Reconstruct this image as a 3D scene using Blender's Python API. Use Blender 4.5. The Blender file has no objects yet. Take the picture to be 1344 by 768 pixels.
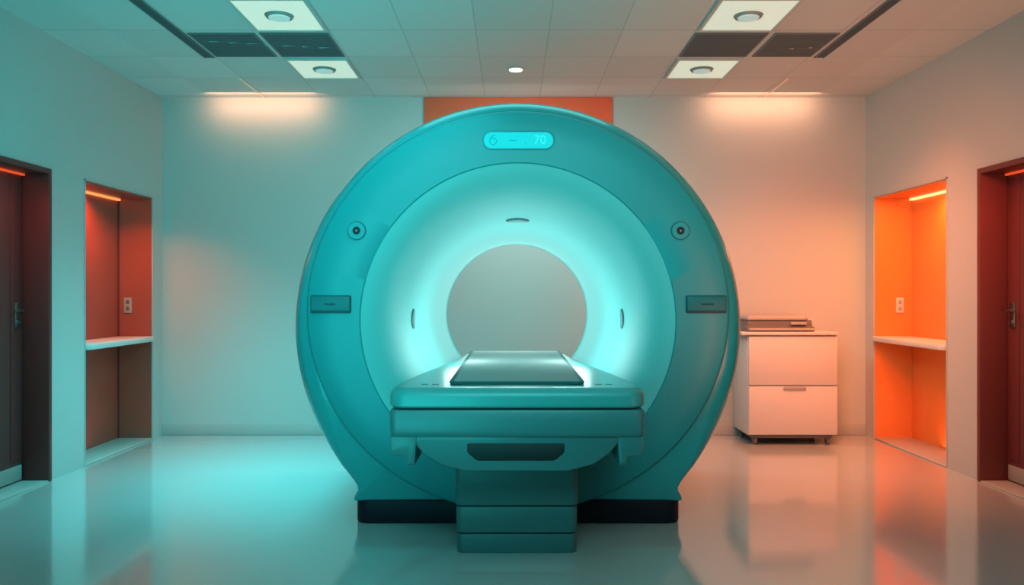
import bpy, bmesh, math, random
from mathutils import Vector, Matrix
random.seed(4)
C = bpy.context.scene.collection
PI = math.pi
F = 1100.0
CAMZ = 1.15
# ------------------------------------------------------------------ helpers
def mat(name, col, rough=0.5, metal=0.0, emit=None, es=0.0, var=0.06, scale=6.0, bump=0.0, coat=0.0, bscale=60.0, spec=None):
    m = bpy.data.materials.new(name); m.use_nodes = True
    nt = m.node_tree; b = nt.nodes['Principled BSDF']
    g = nt.nodes.new('ShaderNodeNewGeometry')
    n = nt.nodes.new('ShaderNodeTexNoise'); n.inputs['Scale'].default_value = scale; n.inputs['Detail'].default_value = 4
    nt.links.new(g.outputs['Position'], n.inputs['Vector'])
    r = nt.nodes.new('ShaderNodeMixRGB'); r.blend_type = 'MIX'
    r.inputs[1].default_value = (*[max(0, c*(1-var)) for c in col], 1)
    r.inputs[2].default_value = (*[min(1, c*(1+var)) for c in col], 1)
    nt.links.new(n.outputs['Fac'], r.inputs[0]); nt.links.new(r.outputs[0], b.inputs['Base Color'])
    b.inputs['Roughness'].default_value = rough; b.inputs['Metallic'].default_value = metal
    b.inputs['Coat Weight'].default_value = coat; b.inputs['Coat Roughness'].default_value = 0.08
    if spec is not None: b.inputs['Specular IOR Level'].default_value = spec
    if emit:
        b.inputs['Emission Color'].default_value = (*emit, 1); b.inputs['Emission Strength'].default_value = es
    if bump:
        n2 = nt.nodes.new('ShaderNodeTexNoise'); n2.inputs['Scale'].default_value = bscale; n2.inputs['Detail'].default_value = 6
        nt.links.new(g.outputs['Position'], n2.inputs['Vector'])
        bp = nt.nodes.new('ShaderNodeBump'); bp.inputs['Strength'].default_value = bump; bp.inputs['Distance'].default_value = 0.01
        nt.links.new(n2.outputs['Fac'], bp.inputs['Height']); nt.links.new(bp.outputs['Normal'], b.inputs['Normal'])
    return m

def obj(name, bm, m, parent=None, label=None, smooth=35):
    bmesh.ops.recalc_face_normals(bm, faces=bm.faces)
    me = bpy.data.meshes.new(name); bm.to_mesh(me); bm.free()
    if smooth:
        for p in me.polygons: p.use_smooth = True
        me.set_sharp_from_angle(angle=math.radians(smooth))
    me.materials.append(m)
    o = bpy.data.objects.new(name, me); C.objects.link(o)
    if parent:
        o.parent = parent
        o.matrix_parent_inverse = parent_inv(parent)
    if label: o['label'] = label
    return o
def world_of(o):
    M = Matrix.Translation(o.location)
    if o.parent: M = world_of(o.parent) @ o.matrix_parent_inverse @ M
    return M
def parent_inv(p): return world_of(p).inverted()
def thing(name, label, cat, loc=(0,0,0), group=None):
    o = bpy.data.objects.new(name, None); C.objects.link(o); o.location = loc; o.empty_display_size = 0.1
    o['label'] = label; o['category'] = cat
    if group: o['group'] = group
    return o
def tag(o, label, cat, group=None):
    o['label'] = label; o['category'] = cat
    if group: o['group'] = group
    return o
def struct(name, bm, m, label=None):
    o = obj(name, bm, m); o['kind'] = 'structure'
    if label: o['label'] = label
    return o
def box(bm, x0, x1, y0, y1, z0, z1, bev=0.0, seg=2):
    r = bmesh.ops.create_cube(bm, size=1.0)
    vs = r['verts']
    for v in vs:
        v.co = Vector(((x0+x1)/2 + v.co.x*(x1-x0), (y0+y1)/2 + v.co.y*(y1-y0), (z0+z1)/2 + v.co.z*(z1-z0)))
    if bev:
        es = list({e for v in vs for e in v.link_edges})
        bmesh.ops.bevel(bm, geom=es, offset=bev, segments=seg, affect='EDGES', profile=0.5)
    return bm
def B(*a, **k): return box(bmesh.new(), *a, **k)
def cyl(bm, c, r, h, axis='Z', seg=32, r2=None):
    res = bmesh.ops.create_cone(bm, cap_ends=True, segments=seg, radius1=r, radius2=r if r2 is None else r2, depth=h)
    R = {'Z': Matrix(), 'Y': Matrix.Rotation(PI/2, 4, 'X'), 'X': Matrix.Rotation(PI/2, 4, 'Y')}[axis]
    for v in res['verts']: v.co = (R @ v.co) + Vector(c)
    return bm
def CY(*a, **k): return cyl(bmesh.new(), *a, **k)
def tube(bm, pts, r, seg=10):
    rings = []
    pts = [Vector(p) for p in pts]
    for i, p in enumerate(pts):
        d = (pts[min(i+1, len(pts)-1)] - pts[max(i-1, 0)]).normalized()
        a = Vector((0,0,1)) if abs(d.z) < 0.9 else Vector((1,0,0))
        if abs(d.y) < 0.01: a = Vector((0,1,0))
        u = d.cross(a).normalized(); w = d.cross(u)
        rings.append([bm.verts.new(p + (u*math.cos(t)+w*math.sin(t))*r) for t in [2*PI*k/seg for k in range(seg)]])
    for A, Bb in zip(rings, rings[1:]):
        for k in range(seg): bm.faces.new((A[k], A[(k+1)%seg], Bb[(k+1)%seg], Bb[k]))
    bm.faces.new(rings[0]); bm.faces.new(rings[-1])
    return bm
def round_poly(pts, radii, n=8):
    out = []
    N = len(pts)
    for i in range(N):
        p = Vector(pts[i]); a = Vector(pts[i-1]); b = Vector(pts[(i+1) % N])
        r = radii[i] if isinstance(radii, (list, tuple)) else radii
        u = (a-p).normalized(); v = (b-p).normalized()
        ang = u.angle(v)
        if r <= 0 or abs(ang-PI) < 0.01: out.append((p.x, p.y)); continue
        d = min(r/math.tan(ang/2), (a-p).length*0.49, (b-p).length*0.49); rr = d*math.tan(ang/2)
        c = p + (u+v).normalized()*(rr/math.sin(ang/2))
        s = p+u*d-c; e = p+v*d-c
        a0 = math.atan2(s.y, s.x); a1 = math.atan2(e.y, e.x)
        da = (a1-a0+PI) % (2*PI) - PI
        for k in range(n+1):
            t = a0+da*k/n; out.append((c.x+rr*math.cos(t), c.y+rr*math.sin(t)))
    return out
def rrect(x0, x1, y0, y1, r, n=8): return round_poly([(x0,y0),(x1,y0),(x1,y1),(x0,y1)], r, n)
def inset(pts, d):
    N = len(pts)
    area = sum(pts[i][0]*pts[(i+1)%N][1]-pts[(i+1)%N][0]*pts[i][1] for i in range(N))
    s = 1 if area > 0 else -1
    out = []
    for i in range(N):
        p = Vector(pts[i]); a = Vector(pts[i-1]); b = Vector(pts[(i+1)%N])
        e1 = (p-a); e2 = (b-p)
        if e1.length < 1e-7: e1 = e2
        if e2.length < 1e-7: e2 = e1
        n1 = Vector((-e1.y, e1.x)).normalized()*s; n2 = Vector((-e2.y, e2.x)).normalized()*s
        nn = (n1+n2).normalized(); k = max(0.4, nn.dot(n1))
        out.append((p.x+nn.x*d/k, p.y+nn.y*d/k))
    return out
def stack(outline, rings, plane='XY', bm=None):
    """rings: list of (inset, height). plane XY -> height z; plane XZ -> height y; YZ -> height x"""
    bm = bm or bmesh.new(); prev = None
    for k, (ins, h) in enumerate(rings):
        o = inset(outline, ins) if ins else outline
        if plane == 'XY': vs = [bm.verts.new((p[0], p[1], h)) for p in o]
        elif plane == 'XZ': vs = [bm.verts.new((p[0], h, p[1])) for p in o]
        else: vs = [bm.verts.new((h, p[0], p[1])) for p in o]
        if prev is None: bm.faces.new(vs)
        else:
            n = len(vs)
            for i in range(n): bm.faces.new((prev[i], prev[(i+1)%n], vs[(i+1)%n], vs[i]))
        prev = vs
    bm.faces.new(prev)
    return bm
def soft(outline, h0, h1, r, plane='XY'):
    d = h1-h0; s = 1 if d > 0 else -1
    R = [(r, h0), (r*.3, h0+s*r*.3), (0, h0+s*r), (0, h1-s*r), (r*.3, h1-s*r*.3), (r, h1)]
    return stack(outline, R, plane)
def loft(rings, close=False):
    bm = bmesh.new(); P = []
    for r in rings: P.append([bm.verts.new(p) for p in r])
    L = len(P); n = len(P[0])
    for i in range(L if close else L-1):
        A = P[i]; D = P[(i+1) % L]
        for k in range(n): bm.faces.new((A[k], A[(k+1)%n], D[(k+1)%n], D[k]))
    return bm
def textmesh(name, body, size, loc, m, parent, extrude=0.001):
    cu = bpy.data.curves.new(name, 'FONT'); cu.body = body; cu.size = size; cu.extrude = extrude
    cu.align_x = 'CENTER'; cu.align_y = 'CENTER'
    t = bpy.data.objects.new(name, cu); C.objects.link(t)
    bpy.context.view_layer.update()
    me = bpy.data.meshes.new_from_object(t.evaluated_get(bpy.context.evaluated_depsgraph_get()))
    bpy.data.objects.remove(t)
    R = Matrix.Translation(loc) @ Matrix.Rotation(PI/2, 4, 'X')
    me.transform(R); me.materials.clear(); me.materials.append(m)
    o = bpy.data.objects.new(name, me); C.objects.link(o); o.parent = parent; o.matrix_parent_inverse = parent_inv(parent)
    return o

# ------------------------------------------------------------------ materials
M = {}
M['wall'] = mat('wall_paint', (0.47,0.49,0.48), 0.75, bump=0.05, var=0.03, scale=1.5)
M['gantry'] = mat('teal_enamel', (0.010,0.31,0.335), 0.25, var=0.04, scale=2, coat=0.35)
M['cover'] = mat('teal_front_cover', (0.008,0.275,0.30), 0.40, var=0.04, scale=2)
M['plate'] = mat('dark_teal_plate', (0.008,0.15,0.165), 0.45, spec=.3)
M['bore'] = mat('aqua_bore', (0.11,0.47,0.48), 0.5, var=0.02)
M['plinth'] = mat('black_plinth', (0.010,0.007,0.014), 0.5, spec=.2)
M['seam'] = mat('dark_teal_seam', (0.002,0.05,0.06), 0.5)
M['table'] = mat('teal_table_shell', (0.036,0.29,0.295), 0.34, var=0.04, coat=.1)
M['table2'] = mat('teal_grey_table_body', (0.042,0.17,0.178), 0.36, var=0.05)
M['ped'] = mat('teal_pedestal', (0.038,0.12,0.125), 0.42, var=0.05)
M['pad'] = mat('grey_pad', (0.30,0.32,0.315), 0.9, bump=0.15, bscale=300, spec=.1)
M['board'] = mat('teal_board_rim', (0.03,0.12,0.125), 0.7, spec=.15)
M['black'] = mat('black_recess', (0.004,0.006,0.008), 0.6)
M['display'] = mat('cyan_display', (0.0,0.10,0.12), 0.5, emit=(0.01,0.67,0.71), es=1.0, spec=0.1)
M['digits'] = mat('pale_digits', (0.0,0.1,0.1), 0.5, emit=(0.04,0.90,0.92), es=1.0, spec=.1)
M['faint'] = mat('faint_symbols', (0.0,0.1,0.1), 0.5, emit=(0.0,0.43,0.47), es=1.0, spec=.1)
M['chrome'] = mat('brushed_metal', (0.30,0.30,0.30), 0.35, 1.0)
M['white'] = mat('white_laminate', (0.58,0.57,0.56), 0.4, var=0.02)
M['cabinet'] = mat('cabinet_laminate', (0.58,0.545,0.53), 0.45, var=0.02)
M['plastic'] = mat('grey_plastic', (0.36,0.33,0.31), 0.4)
M['darkplastic'] = mat('dark_grey_plastic', (0.13,0.12,0.12), 0.45)
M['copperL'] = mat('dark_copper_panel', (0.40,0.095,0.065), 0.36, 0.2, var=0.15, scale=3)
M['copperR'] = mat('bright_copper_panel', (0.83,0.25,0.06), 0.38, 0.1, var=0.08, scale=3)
M['frame'] = mat('dark_brown_frame', (0.15,0.032,0.03), 0.45, 0.0, spec=.3)
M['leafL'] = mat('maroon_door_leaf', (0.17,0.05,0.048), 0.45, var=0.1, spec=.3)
M['orange'] = mat('orange_panel', (0.85,0.13,0.055), 0.6)
M['led'] = mat('orange_led', (1,0.4,0.1), 0.4, emit=(1.0,0.50,0.18), es=2.2)
M['ledL'] = mat('dim_orange_led', (1,0.4,0.1), 0.4, emit=(1.0,0.28,0.08), es=1.3)
M['ledred'] = mat('red_led', (1,0.1,0.05), 0.4, emit=(1.0,0.10,0.02), es=.7)
M['troffer'] = mat('lit_diffuser', (0.5,0.55,0.5), 0.5, emit=(0.55,0.66,0.52), es=0.75)
M['disc'] = mat('lit_disc', (0.4,0.5,0.5), 0.4, emit=(0.40,0.66,0.62), es=0.5)
M['ringm'] = mat('grey_ring', (0.20,0.24,0.23), 0.4)
M['bulb'] = mat('lit_bulb', (1,1,0.9), 0.4, emit=(1.0,0.95,0.75), es=3)
M['tframe'] = mat('white_metal_frame', (0.50,0.53,0.51), 0.5)
M['vent'] = mat('dark_vent', (0.085,0.115,0.125), 0.7)
M['slotm'] = mat('slot_grey', (0.13,0.16,0.17), 0.6)
M['floorlight'] = mat('threshold_light', (0.45,0.45,0.43), 0.3)
M['baseb'] = mat('baseboard_paint', (0.42,0.44,0.435), 0.5)
M['floor'] = mat('polished_floor', (0.45,0.49,0.485), 0.13, var=0.05, scale=0.8, coat=0.8)
def ceil_mat():
    m = bpy.data.materials.new('ceiling_tiles'); m.use_nodes = True
    nt = m.node_tree; b = nt.nodes['Principled BSDF']; L = nt.links
    g = nt.nodes.new('ShaderNodeNewGeometry'); s = nt.nodes.new('ShaderNodeSeparateXYZ'); L.new(g.outputs['Position'], s.inputs[0])
    def math_(op, a, b_=None, c=None):
        n = nt.nodes.new('ShaderNodeMath'); n.operation = op
        for i, v in enumerate([a, b_, c]):
            if v is None: continue
            if isinstance(v, (int, float)): n.inputs[i].default_value = v
            else: L.new(v, n.inputs[i])
        return n.outputs[0]
    def line(src, off, sp, w):
        t = math_('DIVIDE', math_('SUBTRACT', src, off), sp)
        f = math_('FRACT', t); d = math_('MINIMUM', f, math_('SUBTRACT', 1.0, f))
        return math_('LESS_THAN', d, w/sp)
    lx = line(s.outputs[0], 0.223, 0.44, 0.004)
    ax = math_('LESS_THAN', math_('ABSOLUTE', s.outputs[0]), 1.99)
    lx = math_('MULTIPLY', lx, ax)
    ly = line(s.outputs[1], 6.14, 0.56, 0.006)
    k = math_('MAXIMUM', lx, ly)
    cx = math_('FLOOR', math_('DIVIDE', math_('SUBTRACT', s.outputs[0], 0.223), 0.44))
    cy = math_('FLOOR', math_('DIVIDE', math_('SUBTRACT', s.outputs[1], 6.14), 0.56))
    cb = nt.nodes.new('ShaderNodeCombineXYZ'); L.new(cx, cb.inputs[0]); L.new(cy, cb.inputs[1])
    wn = nt.nodes.new('ShaderNodeTexWhiteNoise'); L.new(cb.outputs[0], wn.inputs['Vector'])
    r1 = nt.nodes.new('ShaderNodeMixRGB'); r1.inputs[1].default_value = (0.56,0.58,0.57,1); r1.inputs[2].default_value = (0.62,0.64,0.63,1)
    L.new(wn.outputs['Value'], r1.inputs[0])
    r2 = nt.nodes.new('ShaderNodeMixRGB'); L.new(k, r2.inputs[0]); L.new(r1.outputs[0], r2.inputs[1]); r2.inputs[2].default_value = (0.44,0.47,0.46,1)
    L.new(r2.outputs[0], b.inputs['Base Color']); b.inputs['Roughness'].default_value = 0.8
    no = nt.nodes.new('ShaderNodeTexNoise'); no.inputs['Scale'].default_value = 150; L.new(g.outputs['Position'], no.inputs['Vector'])
    bp = nt.nodes.new('ShaderNodeBump'); bp.inputs['Strength'].default_value = 0.15; bp.inputs['Distance'].default_value = 0.005
    L.new(no.outputs['Fac'], bp.inputs['Height']); L.new(bp.outputs['Normal'], b.inputs['Normal'])
    return m
M['ceiling'] = ceil_mat()

# ------------------------------------------------------------------ room
XL, XR, YB, YF, ZC = -2.821, 2.851, 6.76, -1.8, 2.723
T = 0.34
struct('floor', B(XL-T, XR+T, YF-0.1, YB+0.1, -0.1, 0.0), M['floor'])
struct('ceiling', B(XL-T, XR+T, YF-0.1, YB+0.1, ZC, ZC+0.1), M['ceiling'])
struct('wall_back', B(XL-T, XR+T, YB, YB+0.1, 0, ZC), M['wall'])
struct('wall_front', B(XL-T, XR+T, YF-0.1, YF, 0, ZC), M['wall'])
struct('baseboard_back', B(XL+.001, XR-.001, YB-0.008, YB-0.0005, 0.001, 0.09, bev=0.003), M['baseb'])
DOOR_N, DOOR_F, DZ = 4.10, 5.12, 1.905
def side_wall(name, X, s, nn, nf, nz):
    bm = bmesh.new()
    x0, x1 = sorted((X, X+s*T))
    for (y0, y1, z0, z1) in ((YF, DOOR_N, 0, ZC), (DOOR_N, DOOR_F, DZ, ZC), (DOOR_F, nn, 0, ZC), (nn, nf, nz, ZC), (nf, YB, 0, ZC)):
        box(bm, x0, x1, y0, y1, z0, z1)
    return struct(name, bm, M['wall'])
NL = (5.53, 6.574, 1.895); NR = (5.49, 6.60, 1.90)
side_wall('wall_left', XL, -1, *NL)
side_wall('wall_right', XR, 1, *NR)

def sb(bm, X, s, u0, u1, y0, y1, z0, z1, bev=0):
    a, b = sorted((X+s*u0, X+s*u1)); return box(bm, a, b, y0, y1, z0, z1, bev=bev)
def niche(n, X, s, nn, nf, nz, dep, m, side, metal_name):
    e = bpy.data.objects.new('trim_%d' % n, None); C.objects.link(e); e.location = (X+s*dep/2, (nn+nf)/2, 0); e['kind'] = 'structure'
    e['label'] = '%s lining panels of the tall wall niche' % metal_name
    obj('back_panel', sb(bmesh.new(), X, s, dep, dep+.015, nn, nf, 0, nz), m, e)
    obj('end_panel', sb(bmesh.new(), X, s, 0.004, dep, nf-.012, nf-.0005, 0.002, nz-.002), m, e)
    obj('end_panel', sb(bmesh.new(), X, s, 0.004, dep, nn+.0005, nn+.012, 0.002, nz-.002), m, e)
    obj('top_panel', sb(bmesh.new(), X, s, 0.004, dep, nn+.012, nf-.012, nz-.014, nz-.001), m, e)
    obj('corner_strip', sb(bmesh.new(), X, s, dep-.010, dep-.001, nf-.022, nf-.012, 0.012, nz-.016), M['frame'] if s < 0 else m, e)
    obj('niche_floor', sb(bmesh.new(), X, s, -0.004, dep, nn+.012, nf-.012, 0.0005, 0.012, bev=.003), M['floorlight'], e)
    bm = bmesh.new()
    sb(bm, X, s, -0.006, 0.01, nn-.006, nn+.004, 0.0, nz+.006); sb(bm, X, s, -0.006, 0.01, nf-.004, nf+.006, 0.0, nz+.006)
    sb(bm, X, s, -0.006, 0.01, nn-.006, nf+.006, nz-.004, nz+.006)
    obj('edge_trim', bm, M['baseb'], e)
    x0, x1 = sorted((X+s*(-0.035), X+s*(dep-.002)))
    pts = [(x0,nn+.014),(x1,nn+.014),(x1,nf-.014),(x0,nf-.014)]
    rr = [0.05,0.002,0.002,0.05] if s > 0 else [0.002,0.05,0.05,0.002]
    sh = obj('wall_shelf', soft(round_poly(pts, rr), 0.768, 0.808, 0.008), M['white'])
    tag(sh, 'white rounded shelf fitted across the %s' % side, 'shelf')
    ld = obj('led_strip', sb(bmesh.new(), X, s, dep-.03, dep-.004, nn+.02, nf-.03, nz-.030, nz-.015, bev=.003), M['led'] if s > 0 else M['ledL'])
    tag(ld, 'glowing orange light strip at the top of the %s' % side, 'light strip')
    if s > 0: xc = (1181-672)*6.585/F
    else: xc = (168-672)*6.56/F
    y = nf-.012
    t = thing('wall_socket', 'small double socket plate on the end panel of the %s niche' % ('left' if s < 0 else 'right'), 'wall socket', (xc, y, 1.05))
    obj('plate', soft(rrect(xc-.03, xc+.03, .99, 1.11, .006), y-.001, y-.009, .002, 'XZ'), M['white'] if s > 0 else M['plastic'], t)
    for z in (1.025, 1.075):
        obj('socket', soft(rrect(xc-.013, xc+.013, z-.015, z+.015, .005), y-.008, y-.0115, .001, 'XZ'), M['plastic'] if s > 0 else M['darkplastic'], t)
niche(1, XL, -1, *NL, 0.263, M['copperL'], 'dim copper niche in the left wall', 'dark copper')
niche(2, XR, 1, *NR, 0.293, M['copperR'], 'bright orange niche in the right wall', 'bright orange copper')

def door(n, X, s, dep):
    e = bpy.data.objects.new('door_%d' % n, None); C.objects.link(e); e.location = (X+s*dep, (DOOR_N+DOOR_F)/2, 0); e['kind'] = 'structure'
    e['label'] = 'dark recessed door with metal handle in the %s wall' % ('left' if s < 0 else 'right')
    bm = bmesh.new()
    for (y0, y1, z0, z1) in ((DOOR_F-.035, DOOR_F-.001, 0, DZ-.001), (DOOR_N+.001, DOOR_N+.035, 0, DZ-.001), (DOOR_N+.035, DOOR_F-.035, DZ-.035, DZ-.001)):
        sb(bm, X, s, -0.012, dep+.05, y0, y1, z0+.001, z1, bev=.003)
    fr = obj('door_frame', bm, M['frame'], e)
    lf = obj('door_leaf', sb(bmesh.new(), X, s, dep, dep+.045, DOOR_N+.037, DOOR_F-.037, 0.012, DZ-.037, bev=.004), M['leafL'], e)
    bm = bmesh.new(); sb(bm, X, s, dep-.006, dep+.001, DOOR_F-.16, DOOR_F-.05, 0.14, DZ-.05, bev=.002)
    obj('door_stile', bm, M['frame'], lf)
    obj('kick_plate', sb(bmesh.new(), X, s, dep-.006, dep+.001, DOOR_N+.05, DOOR_F-.05, 0.02, 0.11, bev=.002), M['plastic'], lf)
    hb = bmesh.new(); yh = DOOR_F-.105
    sb(hb, X, s, dep-.016, dep-.004, yh-.024, yh+.024, .94, 1.09, bev=.004)
    xs = X+s*(dep-.045)
    cyl(hb, (X+s*(dep-.03), yh, 1.04), .010, .04, 'X', 16)
    tube(hb, [(xs, yh, 1.04), (xs, yh-.04, 1.04), (xs, yh-.085, 1.037)], .008)
    cyl(hb, (X+s*(dep-.02), yh, .97), .014, .02, 'X', 20)
    obj('door_handle', hb, M['chrome'], lf)
    obj('led_strip', sb(bmesh.new(), X, s, dep-.025, dep-.006, DOOR_N+.04, DOOR_F-.05, DZ-.048, DZ-.037), M['ledred'], e)
    obj('threshold', sb(bmesh.new(), X, s, -0.01, dep+.04, DOOR_N+.036, DOOR_F-.036, 0.0005, 0.010, bev=.002), M['floorlight'], e)
door(1, XL, -1, 0.15)
door(2, XR, 1, 0.155)

p = obj('wall_panel', B(-.707, .805, YB-.025, YB-.001, 1.95, ZC-.002, bev=.004), M['orange'])
tag(p, 'orange red accent panel on the back wall above the scanner', 'wall panel')

# ------------------------------------------------------------------ ceiling fittings
def troffer(x0, x1, y0, y1, label):
    cx, cy = (x0+x1)/2, (y0+y1)/2
    t = thing('ceiling_light', label, 'ceiling light', (cx, cy, ZC), 'square ceiling lights')
    bm = bmesh.new(); w = .018; z0, z1 = ZC-.014, ZC-.0005
    box(bm, x0, x1, y0, y0+w, z0, z1); box(bm, x0, x1, y1-w, y1, z0, z1); box(bm, x0, x0+w, y0+w, y1-w, z0, z1); box(bm, x1-w, x1, y0+w, y1-w, z0, z1)
    obj('frame', bm, M['tframe'], t)
    obj('diffuser', B(x0+w, x1-w, y0+w, y1-w, ZC-.008, ZC-.0005), M['troffer'], t)
    bm = CY((cx, cy, ZC-.014), .074, .012, 'Z', 40, r2=.082)
    obj('ring', bm, M['ringm'], t)
    obj('lamp_disc', CY((cx, cy, ZC-.023), .058, .006, 'Z', 40, r2=.060), M['disc'], t)
troffer(-1.53, -1.10, 4.46, 5.01, 'lit square ceiling light left of centre, nearer one before the dark vents')
troffer(-1.53, -1.10, 5.62, 6.13, 'lit square ceiling light left of centre, farther one beyond the dark vents')
troffer(1.11, 1.56, 4.46, 5.01, 'lit square ceiling light right of centre, nearer one before the dark vents')
troffer(1.11, 1.55, 5.62, 6.13, 'lit square ceiling light right of centre, farther one beyond the dark vents')
def vent(x0, x1, y0, y1, label):
    cx, cy = (x0+x1)/2, (y0+y1)/2
    t = thing('ceiling_vent', label, 'ceiling vent', (cx, cy, ZC), 'dark square ceiling vents')
    bm = bmesh.new(); w = .010; z0, z1 = ZC-.008, ZC-.0005
    box(bm, x0, x1, y0, y0+w, z0, z1); box(bm, x0, x1, y1-w, y1, z0, z1); box(bm, x0, x0+w, y0+w, y1-w, z0, z1); box(bm, x1-w, x1, y0+w, y1-w, z0, z1)
    obj('frame', bm, M['slotm'], t)
    bm = bmesh.new(); box(bm, x0+w, x1-w, y0+w, y1-w, ZC-.004, ZC-.0005)
    n = 22
    for k in range(n):
        y = y0+w+(k+.5)*(y1-y0-2*w)/n; box(bm, x0+w, x1-w, y-.007, y+.007, ZC-.0065, ZC-.0038)
    obj('louvre_grille', bm, M['vent'], t)
vent(-1.965, -1.56, 5.07, 5.57, 'dark louvred ceiling vent on the left, beside the long slot')
vent(-1.53, -1.11, 5.07, 5.57, 'dark louvred ceiling vent between the two left ceiling lights')
vent(1.11, 1.555, 5.07, 5.57, 'dark louvred ceiling vent between the two right ceiling lights')
vent(1.595, 1.985, 5.07, 5.57, 'dark louvred ceiling vent on the right, beside the long slot')
def slot(x, side):
    t = thing('linear_diffuser', 'long narrow slot diffuser running along the %s of the ceiling' % side, 'slot diffuser', (x, 4.3, ZC), 'long ceiling slot diffusers')
    bm = bmesh.new(); z0, z1 = ZC-.008, ZC-.0005
    box(bm, x-.034, x-.026, 2.0, 5.6, z0, z1); box(bm, x+.026, x+.034, 2.0, 5.6, z0, z1)
    obj('frame', bm, M['slotm'], t)
    bm = B(x-.026, x+.026, 2.0, 5.6, ZC-.003, ZC-.0005)
    for dx in (-.013, 0, .013): box(bm, x+dx-.002, x+dx+.002, 2.0, 5.6, ZC-.006, ZC-.003)
    obj('grille', bm, M['vent'], t)
slot(-2.02, 'left'); slot(2.05, 'right')
M['track'] = mat('warm_track', (0.6,.45,.35), .5, emit=(1,.55,.32), es=.22)
for x, side in ((-2.0, 'left'), (2.03, 'right')):
    w = obj('light_track', B(x-.007, x+.007, 6.15, 6.74, ZC-.004, ZC-.0005, bev=.001), M['track'])
    tag(w, 'thin warm light strip on the ceiling at the %s of the back wall' % side, 'light strip')
t = thing('downlight', 'small round recessed downlight in the middle of the ceiling', 'downlight', (.027, 5.886, ZC))
obj('trim_ring', CY((.027, 5.886, ZC-.005), .062, .008, 'Z', 40), M['tframe'], t)
obj('bulb', CY((.027, 5.886, ZC-.011), .045, .006, 'Z', 40), M['bulb'], t)

# ------------------------------------------------------------------ gantry
GX, AZ = 0.03, 1.01
OC = (GX, 0.982); OR = 1.1415
poly = []
a_low = math.asin((0.27-OC[1])/OR)
steps = 160
for k in range(steps+1):
    a = a_low + (PI-2*a_low)*k/steps
    poly.append((OC[0]+OR*math.cos(a), OC[1]+OR*math.sin(a)))
def mir(l): return [(2*GX-x, z) for x, z in l][::-1]
leftfoot = [(GX-.866,.242),(GX-.842,.214),(GX-.824,.192),(GX-.813,.174),(GX-.808,.158),(GX-.810,.145),(GX-.817,.133),(GX-.826,.124),(GX-.828,.100)]
poly += leftfoot + mir(leftfoot)
def ray(px, pz, a):
    dx, dz = math.cos(a), math.sin(a); best = None
    for i in range(len(poly)):
        x1, z1 = poly[i]; x2, z2 = poly[(i+1) % len(poly)]
        ex, ez = x2-x1, z2-z1; den = dx*ez-dz*ex
        if abs(den) < 1e-12: continue
        t = ((x1-px)*ez-(z1-pz)*ex)/den; u = ((x1-px)*dz-(z1-pz)*dx)/den
        if t > 0 and -1e-6 <= u <= 1+1e-6: best = t if best is None else max(best, t)
    return best
th = []
k = 0.0
while k < 2*PI-1e-6:
    th.append(k)
    d = abs(((k - 1.5*PI + PI) % (2*PI)) - PI)
    k += 0.008 if 0.55 < d < 0.95 else 0.035
NT = len(th)
OUT = [ray(GX, AZ, a) for a in th]
def oring(ins, y):
    r = []
    for a, R in zip(th, OUT):
        z = AZ+R*math.sin(a)
        f = min(1, max(0, (z-.12)/.45)); f = f*f*(3-2*f)
        q = R-ins*(.25+.75*f)
        r.append((GX+q*math.cos(a), y, AZ+q*math.sin(a)))
    return r
def cring(r0, y, cz=AZ, rx=None):
    return [(GX+(rx or r0)*math.cos(a), y, cz+r0*math.sin(a)) for a in th]
gan = thing('mri_scanner', 'large round teal medical scanner ring with a glowing bore in the room centre', 'medical scanner', (GX, 4.8, 0))
body = obj('housing', loft([cring(.80,4.168), oring(.115,4.17), oring(.075,4.176), oring(.042,4.195), oring(.018,4.235), oring(.004,4.29), oring(0,4.35), oring(0,5.1), oring(.01,5.25), oring(.05,5.38), oring(.14,5.45), cring(.48,5.452)]), M['gantry'], gan, smooth=50)
def cov(t, y, d=0):
    r = []
    for a in th:
        ix, iz = GX+(.777)*math.cos(a), AZ+.777*math.sin(a)
        ox, oz = GX+(1.045-d)*math.cos(a), 1.055+(.993-d)*math.sin(a)
        r.append((ix+(ox-ix)*t, y, iz+(oz-iz)*t))
    return r
obj('front_cover', loft([cov(0,4.172), cov(0,4.146), cov(.03,4.140), cov(.5,4.138), cov(1,4.141,.012), cov(1,4.146,.003), cov(1,4.152), cov(1,4.172)], close=True), M['cover'], gan)
obj('cover_gasket', loft([cov(1,4.164,-.004), cov(1,4.172,-.004), cov(1,4.172,.02), cov(1,4.164,.02)], close=True), M['seam'], gan)
prof = [(4.142,.778),(4.150,.755),(4.163,.728),(4.187,.694),(4.225,.660),(4.285,.622),(4.365,.588),(4.46,.560),(4.57,.535),(4.68,.515),(4.80,.497),(4.93,.481),(5.08,.468),(5.25,.458),(5.45,.452)]
def rad(y):
    for (a, ra), (b, rb) in zip(prof, prof[1:]):
        if a <= y <= b: return ra+(rb-ra)*(y-a)/(b-a)
    return prof[-1][1]
rings = [cring(r, y) for y, r in prof] + [cring(.458, 5.456), cring(.50, 5.458)]
bore = obj('bore_liner', loft(rings), M['bore'], gan, smooth=60)
obj('plinth', soft(rrect(GX-.81, GX+.81, 4.165, 5.43, .07), 0.0, .118, .010), M['plinth'], gan)
def pill(x, z, w, h, r): return rrect(x-w/2, x+w/2, z-h/2, z+h/2, r, 12)
dx, dz = (680.5-672)*4.14/F, CAMZ+199.5*4.14/F
obj('display_bezel', soft(pill(dx, dz, .356, .093, .0464), 4.139, 4.1325, .002, 'XZ'), M['cover'], gan)
dsp = obj('display', soft(pill(dx, dz, .342, .079, .0394), 4.134, 4.129, .002, 'XZ'), M['display'], gan)
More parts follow.
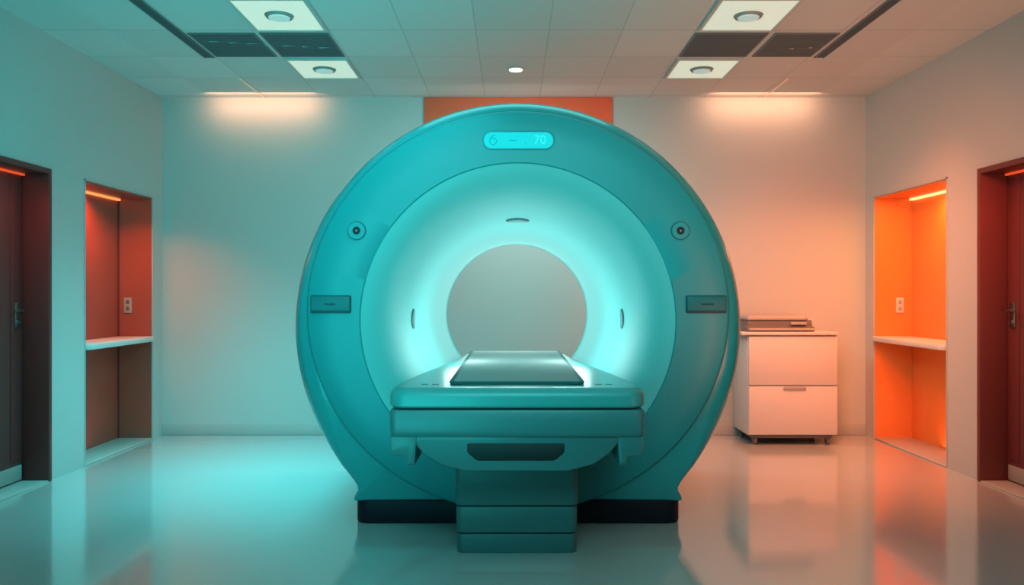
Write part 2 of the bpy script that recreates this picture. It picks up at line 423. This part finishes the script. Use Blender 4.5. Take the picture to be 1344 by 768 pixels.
textmesh('digits', '70', .062, (dx+.106, 4.1282, dz), M['digits'], dsp)
obj('dash_symbol', B(dx-.045, dx-.010, 4.1275, 4.1288, dz-.004, dz+.001), M['faint'], dsp)
obj('dot_symbol', B(dx+.03, dx+.036, 4.1275, 4.1288, dz-.02, dz-.016), M['faint'], dsp)
b_ = bmesh.new(); ax = dx-.125
pts = [(ax+.010, 4.128, dz+.024), (ax-.004, 4.128, dz+.020), (ax-.013, 4.128, dz+.010), (ax-.017, 4.128, dz-.002)]
pts += [(ax+.0165*math.cos(t), 4.128, dz-.006+.0165*math.sin(t)) for t in [PI+2*PI*k/24 for k in range(1, 24)]]
tube(b_, pts, .0022, 8)
obj('round_symbol', b_, M['faint'], dsp)
for px in (468.5, 892.5):
    x, z = (px-672)*4.14/F, CAMZ+(384-303)*4.14/F
    b_ = CY((x, 4.136, z), .046, .010, 'Y', 40)
    s1 = obj('sensor', b_, M['plate'], gan)
    obj('sensor_ring', CY((x, 4.129, z), .041, .006, 'Y', 40), M['cover'], s1)
    obj('sensor_lens', CY((x, 4.125, z), .019, .006, 'Y', 32), M['black'], s1)
    b_ = bmesh.new(); bmesh.ops.create_uvsphere(b_, u_segments=16, v_segments=10, radius=.009)
    for v in b_.verts: v.co = Vector((x, 4.123, z-.002)) + v.co*1.0
    obj('sensor_tip', b_, M['chrome'], s1)
for px, n in ((434.5, 5), (926.5, 6)):
    x, z = (px-672)*4.14/F, CAMZ-(399.5-384)*4.14/F
    sp = obj('label_plate_backing', soft(rrect(x-.100, x+.100, z-.044, z+.044, .008), 4.1395, 4.131, .002, 'XZ'), M['seam'], gan)
    pl = obj('label_plate', soft(rrect(x-.095, x+.095, z-.032, z+.040, .006), 4.132, 4.120, .003, 'XZ'), M['plate'], gan)
    b_ = bmesh.new()
    for k in range(n):
        xx = x-.026+k*.0105; h = (.011, .008, .008, .012, .008, .009)[k % 6]
        box(b_, xx, xx+.0025, 4.1185, 4.1205, z-.004, z-.004+h); box(b_, xx+.0045, xx+.007, 4.1185, 4.1205, z-.004, z+.004)
        box(b_, xx, xx+.007, 4.1185, 4.1205, z+.0015, z+.004)
    obj('plate_lettering', b_, M['black'], pl)
def marker(a, y, L, hy):
    # slim slot that follows the flare; long axis around the bore, short axis along the flare
    def ell(l, h, off, th_):
        b = bmesh.new(); R = []
        for q, o in ((1, -.003), (1, off), (.8, off+th_)):
            ring = []
            for t in [2*PI*k/40 for k in range(40)]:
                yy = y+h*q*math.sin(t); aa = a+l*q*math.cos(t)/rad(y); r = rad(yy)-o
                ring.append(Vector((GX+r*math.cos(aa), yy-o*.4, AZ+r*math.sin(aa))))
            R.append(ring)
        P = [[b.verts.new(p) for p in r_] for r_ in R]
        for A, D in zip(P, P[1:]):
            for k in range(40): b.faces.new((A[k], A[(k+1)%40], D[(k+1)%40], D[k]))
        b.faces.new(P[-1]); b.faces.new(P[0]); return b
    m1 = obj('bore_marker', ell(L, hy, .003, .0015), M['seam'], gan)
    obj('marker_window', ell(L*.72, hy*.42, .0052, .001), M['cover'], m1)
marker(PI/2, 4.57, .064, .034); marker(PI, 4.47, .054, .024); marker(0, 4.47, .054, .024)

# ------------------------------------------------------------------ patient table
TX = 0.021
tab = thing('patient_table', 'teal patient table on a pedestal sliding into the scanner bore', 'patient table', (TX, 3.9, 0))
def hw(y):
    K = [(3.40,.527),(3.6,.523),(4.05,.478),(4.71,.383),(5.36,.322),(5.5,.316)]
    for (a, ra), (b, rb) in zip(K, K[1:]):
        if a <= y <= b: return ra+(rb-ra)*(y-a)/(b-a)
    return K[-1][1]
def plan(y0, y1, d=0, r=.07, n=10):
    ys = [y0+(y1-y0)*k/n for k in range(n+1)]
    L = [(TX-hw(y)+d, y) for y in ys]; R = [(TX+hw(y)-d, y) for y in ys]
    pts = [L[0], R[0]] + R[1:] + L[1:][::-1]
    rad_ = [r, r] + [0]*(n-1) + [.01, .01] + [0]*(n-1)
    return round_poly(pts, rad_, 10)
deck = stack(plan(3.40, 5.43, r=.075), [(.03,.678),(.008,.680),(0,.688),(0,.724),(.003,.738),(.010,.750),(.022,.758),(.04,.760)])
for v in deck.verts:
    if v.co.z < .7 and v.co.y > 4.15: v.co.z += .030; v.co.x = TX+(v.co.x-TX)*.93
obj('table_top', deck, M['table'], tab)
obj('table_body', stack(plan(3.41, 4.10, .004, r=.07), [(.03,.558),(.010,.561),(.002,.570),(0,.582),(0,.662),(.004,.670),(.02,.675)]), M['table2'], tab)
def P(px, py, D=3.43): return ((px-672)*D/F, CAMZ-(py-384)*D/F)
tr = [P(541,570), P(541,580), P(556,597), P(578,611), P(610,619), P(745,619), P(778,611), P(799,597), P(814,580), P(814,570)]
obj('under_body', soft(round_poly(tr, [.0,.02,.03,.03,.03,.03,.03,.03,.02,0], 5), 3.43, 4.09, .012, 'XZ'), M['table2'], tab)
hs = [P(613,582), P(741,582), P(741,594), P(728,605), P(626,605), P(613,594)]
obj('hand_slot', soft(round_poly(hs, [.008,.008,.02,.03,.03,.02], 6), 3.434, 3.4285, .002, 'XZ'), M['black'], tab)
for s in (-1, 1):
    b1 = [(s*a+TX, z) for a, z in ((.518,.563),(.518,.500),(.506,.482),(.452,.478),(.446,.442),(.418,.442),(.410,.563))]
    obj('side_bracket', soft(round_poly(b1, [0,.012,.012,.006,.006,.006,0], 5), 3.425, 4.07, .008, 'XZ'), M['table2'], tab)
for z0, z1, w, y in ((.212,.440,.272,3.69), (.091,.205,.268,3.692), (0.0,.084,.264,3.695)):
    obj('pedestal_panel', soft(rrect(TX-w, TX+w, y, 4.08, .03), z0, z1, .004), M['ped'], tab)
obj('pedestal_core', soft(rrect(TX-.255, TX+.255, 3.71, 4.07, .02), 0.01, .43, .004), M['seam'], tab)
obj('cradle', soft(rrect(TX-.235, TX+.235, 3.53, 5.38, .02), .756, .764, .002), M['seam'], tab)
bd = obj('patient_board', soft(rrect(TX-.287, TX+.287, 3.54, 5.40, .03), .763, .774, .002), M['board'], tab)
obj('pad', soft(rrect(TX-.268, TX+.268, 3.555, 5.38, .02), .773, .7752, .001), M['pad'], tab)
for s in (-1, 1):
    for k in range(2):
        obj('touch_mark', B(TX+s*(.345+k*.045)-.014, TX+s*(.345+k*.045)+.014, 3.55, 3.565, .7602, .7615), M['seam'], tab)

# ------------------------------------------------------------------ cabinet on casters
CXa, CXb, CY0, CY1 = 1.778, 2.451, 6.30, 6.735
cab = thing('supply_cabinet', 'white wheeled two drawer cabinet beside the back wall right of the scanner', 'cabinet', ((CXa+CXb)/2, (CY0+CY1)/2, 0))
obj('body', B(CXa, CXb, CY0+.02, CY1, .075, .825, bev=.006), M['cabinet'], cab)
d1 = obj('drawer', B(CXa+.004, CXb-.004, CY0, CY0+.022, .452, .820, bev=.004), M['cabinet'], cab)
d2 = obj('drawer', B(CXa+.004, CXb-.004, CY0, CY0+.022, .080, .443, bev=.004), M['cabinet'], cab)
hx = (1043-672)*6.3/F
obj('handle', soft(rrect(hx-.085, hx+.085, .418, .442, .008), CY0+.001, CY0-.008, .002, 'XZ'), M['plastic'], d2)
obj('worktop', B(CXa-.055, CXb+.0, CY0-.012, CY1+.005, .828, .852, bev=.006), M['cabinet'], cab)
obj('base', B(CXa+.03, CXb-.03, CY0+.03, CY1-.02, .05, .077, bev=.004), M['darkplastic'], cab)
for x in (CXa+.06, CXb-.06):
    for y in (CY0+.055, CY1-.05):
        b_ = CY((x, y, .027), .027, .024, 'X', 24); box(b_, x-.018, x+.018, y-.012, y+.012, .03, .052)
        obj('caster', b_, M['darkplastic'], cab)
sx0, sx1 = 1.775, 2.305
sc = thing('desktop_scanner', 'low grey desktop device with a flat lid on the white cabinet', 'office machine', ((sx0+sx1)/2, 6.5, .852))
obj('body', stack(rrect(sx0, sx1, 6.36, 6.68, .03), [(.01,.853),(0,.858),(0,.885),(.018,.897),(.02,.930),(.026,.940)]), M['darkplastic'], sc)
obj('tray', soft(rrect(sx0+.02, sx1-.01, 6.335, 6.40, .015), .862, .880, .004), M['plastic'], sc)
obj('lid', stack(rrect(sx0+.012, sx1-.05, 6.37, 6.67, .03), [(.01,.938),(0,.944),(0,.956),(.012,.972),(.03,.976)]), M['plastic'], sc)
obj('control_panel', soft(rrect(sx1-.19, sx1-.07, 6.352, 6.38, .004), .905, .925, .003), M['plastic'], sc)

# ------------------------------------------------------------------ lights
def area(name, loc, target, size, energy, col, size_y=None, spread=None, shape=None):
    l = bpy.data.lights.new(name, 'AREA'); l.energy = energy; l.color = col; l.size = size
    l.shape = shape or ('RECTANGLE' if size_y else 'SQUARE')
    if size_y: l.size_y = size_y
    if spread: l.spread = math.radians(spread)
    o = bpy.data.objects.new(name, l); C.objects.link(o); o.location = loc
    o.rotation_euler = (Vector(target)-Vector(loc)).to_track_quat('-Z', 'Y').to_euler()
    return o
def point(name, loc, energy, col, r=.1):
    l = bpy.data.lights.new(name, 'POINT'); l.energy = energy; l.color = col; l.shadow_soft_size = r
    o = bpy.data.objects.new(name, l); C.objects.link(o); o.location = loc; return o
TEAL = (.05,.87,.92); ORG = (1.0,.24,.09)
BC = (.66,1.0,.95)
area('bore_light', (GX, 5.453, AZ+.02), (GX, 0, AZ), .84, 3.5, BC, shape='DISK')
point('bore_glow', (GX-.29, 4.56, .90), 4.2, BC, .12)
point('bore_glow', (GX+.29, 4.56, .90), 4.2, BC, .12)
point('bore_glow', (GX, 4.62, 1.22), 2.2, BC, .15)
area('front_teal', (0, .9, 2.6), (0, 4.4, 1.4), 1.6, 24, (.20,.95,.95), spread=100)
area('top_teal', (0, 4.5, 2.69), (0, 4.5, 0), 1.6, 6, (.3,.97,.95), size_y=.5)
area('left_teal', (-.5, 3.4, 2.66), (-2.9, 5.2, 1.0), .9, 13, TEAL, spread=130)
area('left_floor_teal', (-1.5, 5.0, 2.66), (-1.6, 5.5, 0), .8, 36, TEAL, spread=80)
area('right_orange', (1.3, 3.8, 2.66), (2.7, 6.7, .7), .8, 30, ORG, spread=85)
area('right_floor', (2.0, 5.2, 2.66), (2.2, 6.2, .1), .6, 26, ORG, spread=95)
area('ceiling_fill', (0, 2.6, 2.68), (0, 3.4, 0), 2.4, 6.5, (.65,1.0,.96))
area('up_teal', (-1.1, 1.6, .9), (-.8, 4.9, 3.0), 1.6, 25, (.05,.95,.93), spread=115)
area('up_orange', (2.1, 2.0, .9), (1.9, 5.2, 3.0), 1.2, 18, (1.0,.32,.16), spread=110)
area('behind_fill', (GX, 5.75, 2.3), (GX, 6.8, 1.0), .8, 17, (.66,1.0,.95), size_y=.2)
for x in (-1.98, 2.0):
    area('wall_wash', (x, 6.57, 2.69), (x, 6.76, 2.62), .85, 2.1, (1.0,.47,.27), size_y=.05, spread=165)
area('niche_light', (XL-.14, 6.0, 1.86), (XL-.20, 6.3, 0), .8, 10, (1.0,.18,.035), size_y=.1, spread=130)
area('niche_light', (XL-.14, 6.05, .03), (XL-.16, 6.1, 2), .8, .5, (1.0,.18,.08), size_y=.15)  # added unseen fill reddening the panels below the shelf, no fixture here
area('niche_light', (XR+.15, 6.0, 1.86), (XR+.18, 6.1, 0), .8, 9, (1.0,.44,.09), size_y=.1)
area('niche_light', (XR+.15, 6.05, .03), (XR+.15, 6.05, 2), .8, 1.4, (1.0,.27,.06), size_y=.15)  # added unseen upward fill below the right shelf, not a fixture
for s, X in ((-1, XL), (1, XR)):
    area('door_light', (X+s*.07, 4.6, 1.85), (X+s*.09, 4.65, 0), .8, 3.4, (1.0,.09,.04), size_y=.08)
w = bpy.data.worlds.new('World'); bpy.context.scene.world = w; w.use_nodes = True
w.node_tree.nodes['Background'].inputs[0].default_value = (.3,.45,.45,1); w.node_tree.nodes['Background'].inputs[1].default_value = .3
bpy.context.scene.view_settings.view_transform = 'Standard'

# ------------------------------------------------------------------ camera
cd = bpy.data.cameras.new('Camera'); cam = bpy.data.objects.new('Camera', cd); C.objects.link(cam)
cd.sensor_width = 36; cd.lens = F/1344*36; cam.location = (0, 0, CAMZ); cam.rotation_euler = (PI/2, 0, 0)
bpy.context.scene.camera = cam
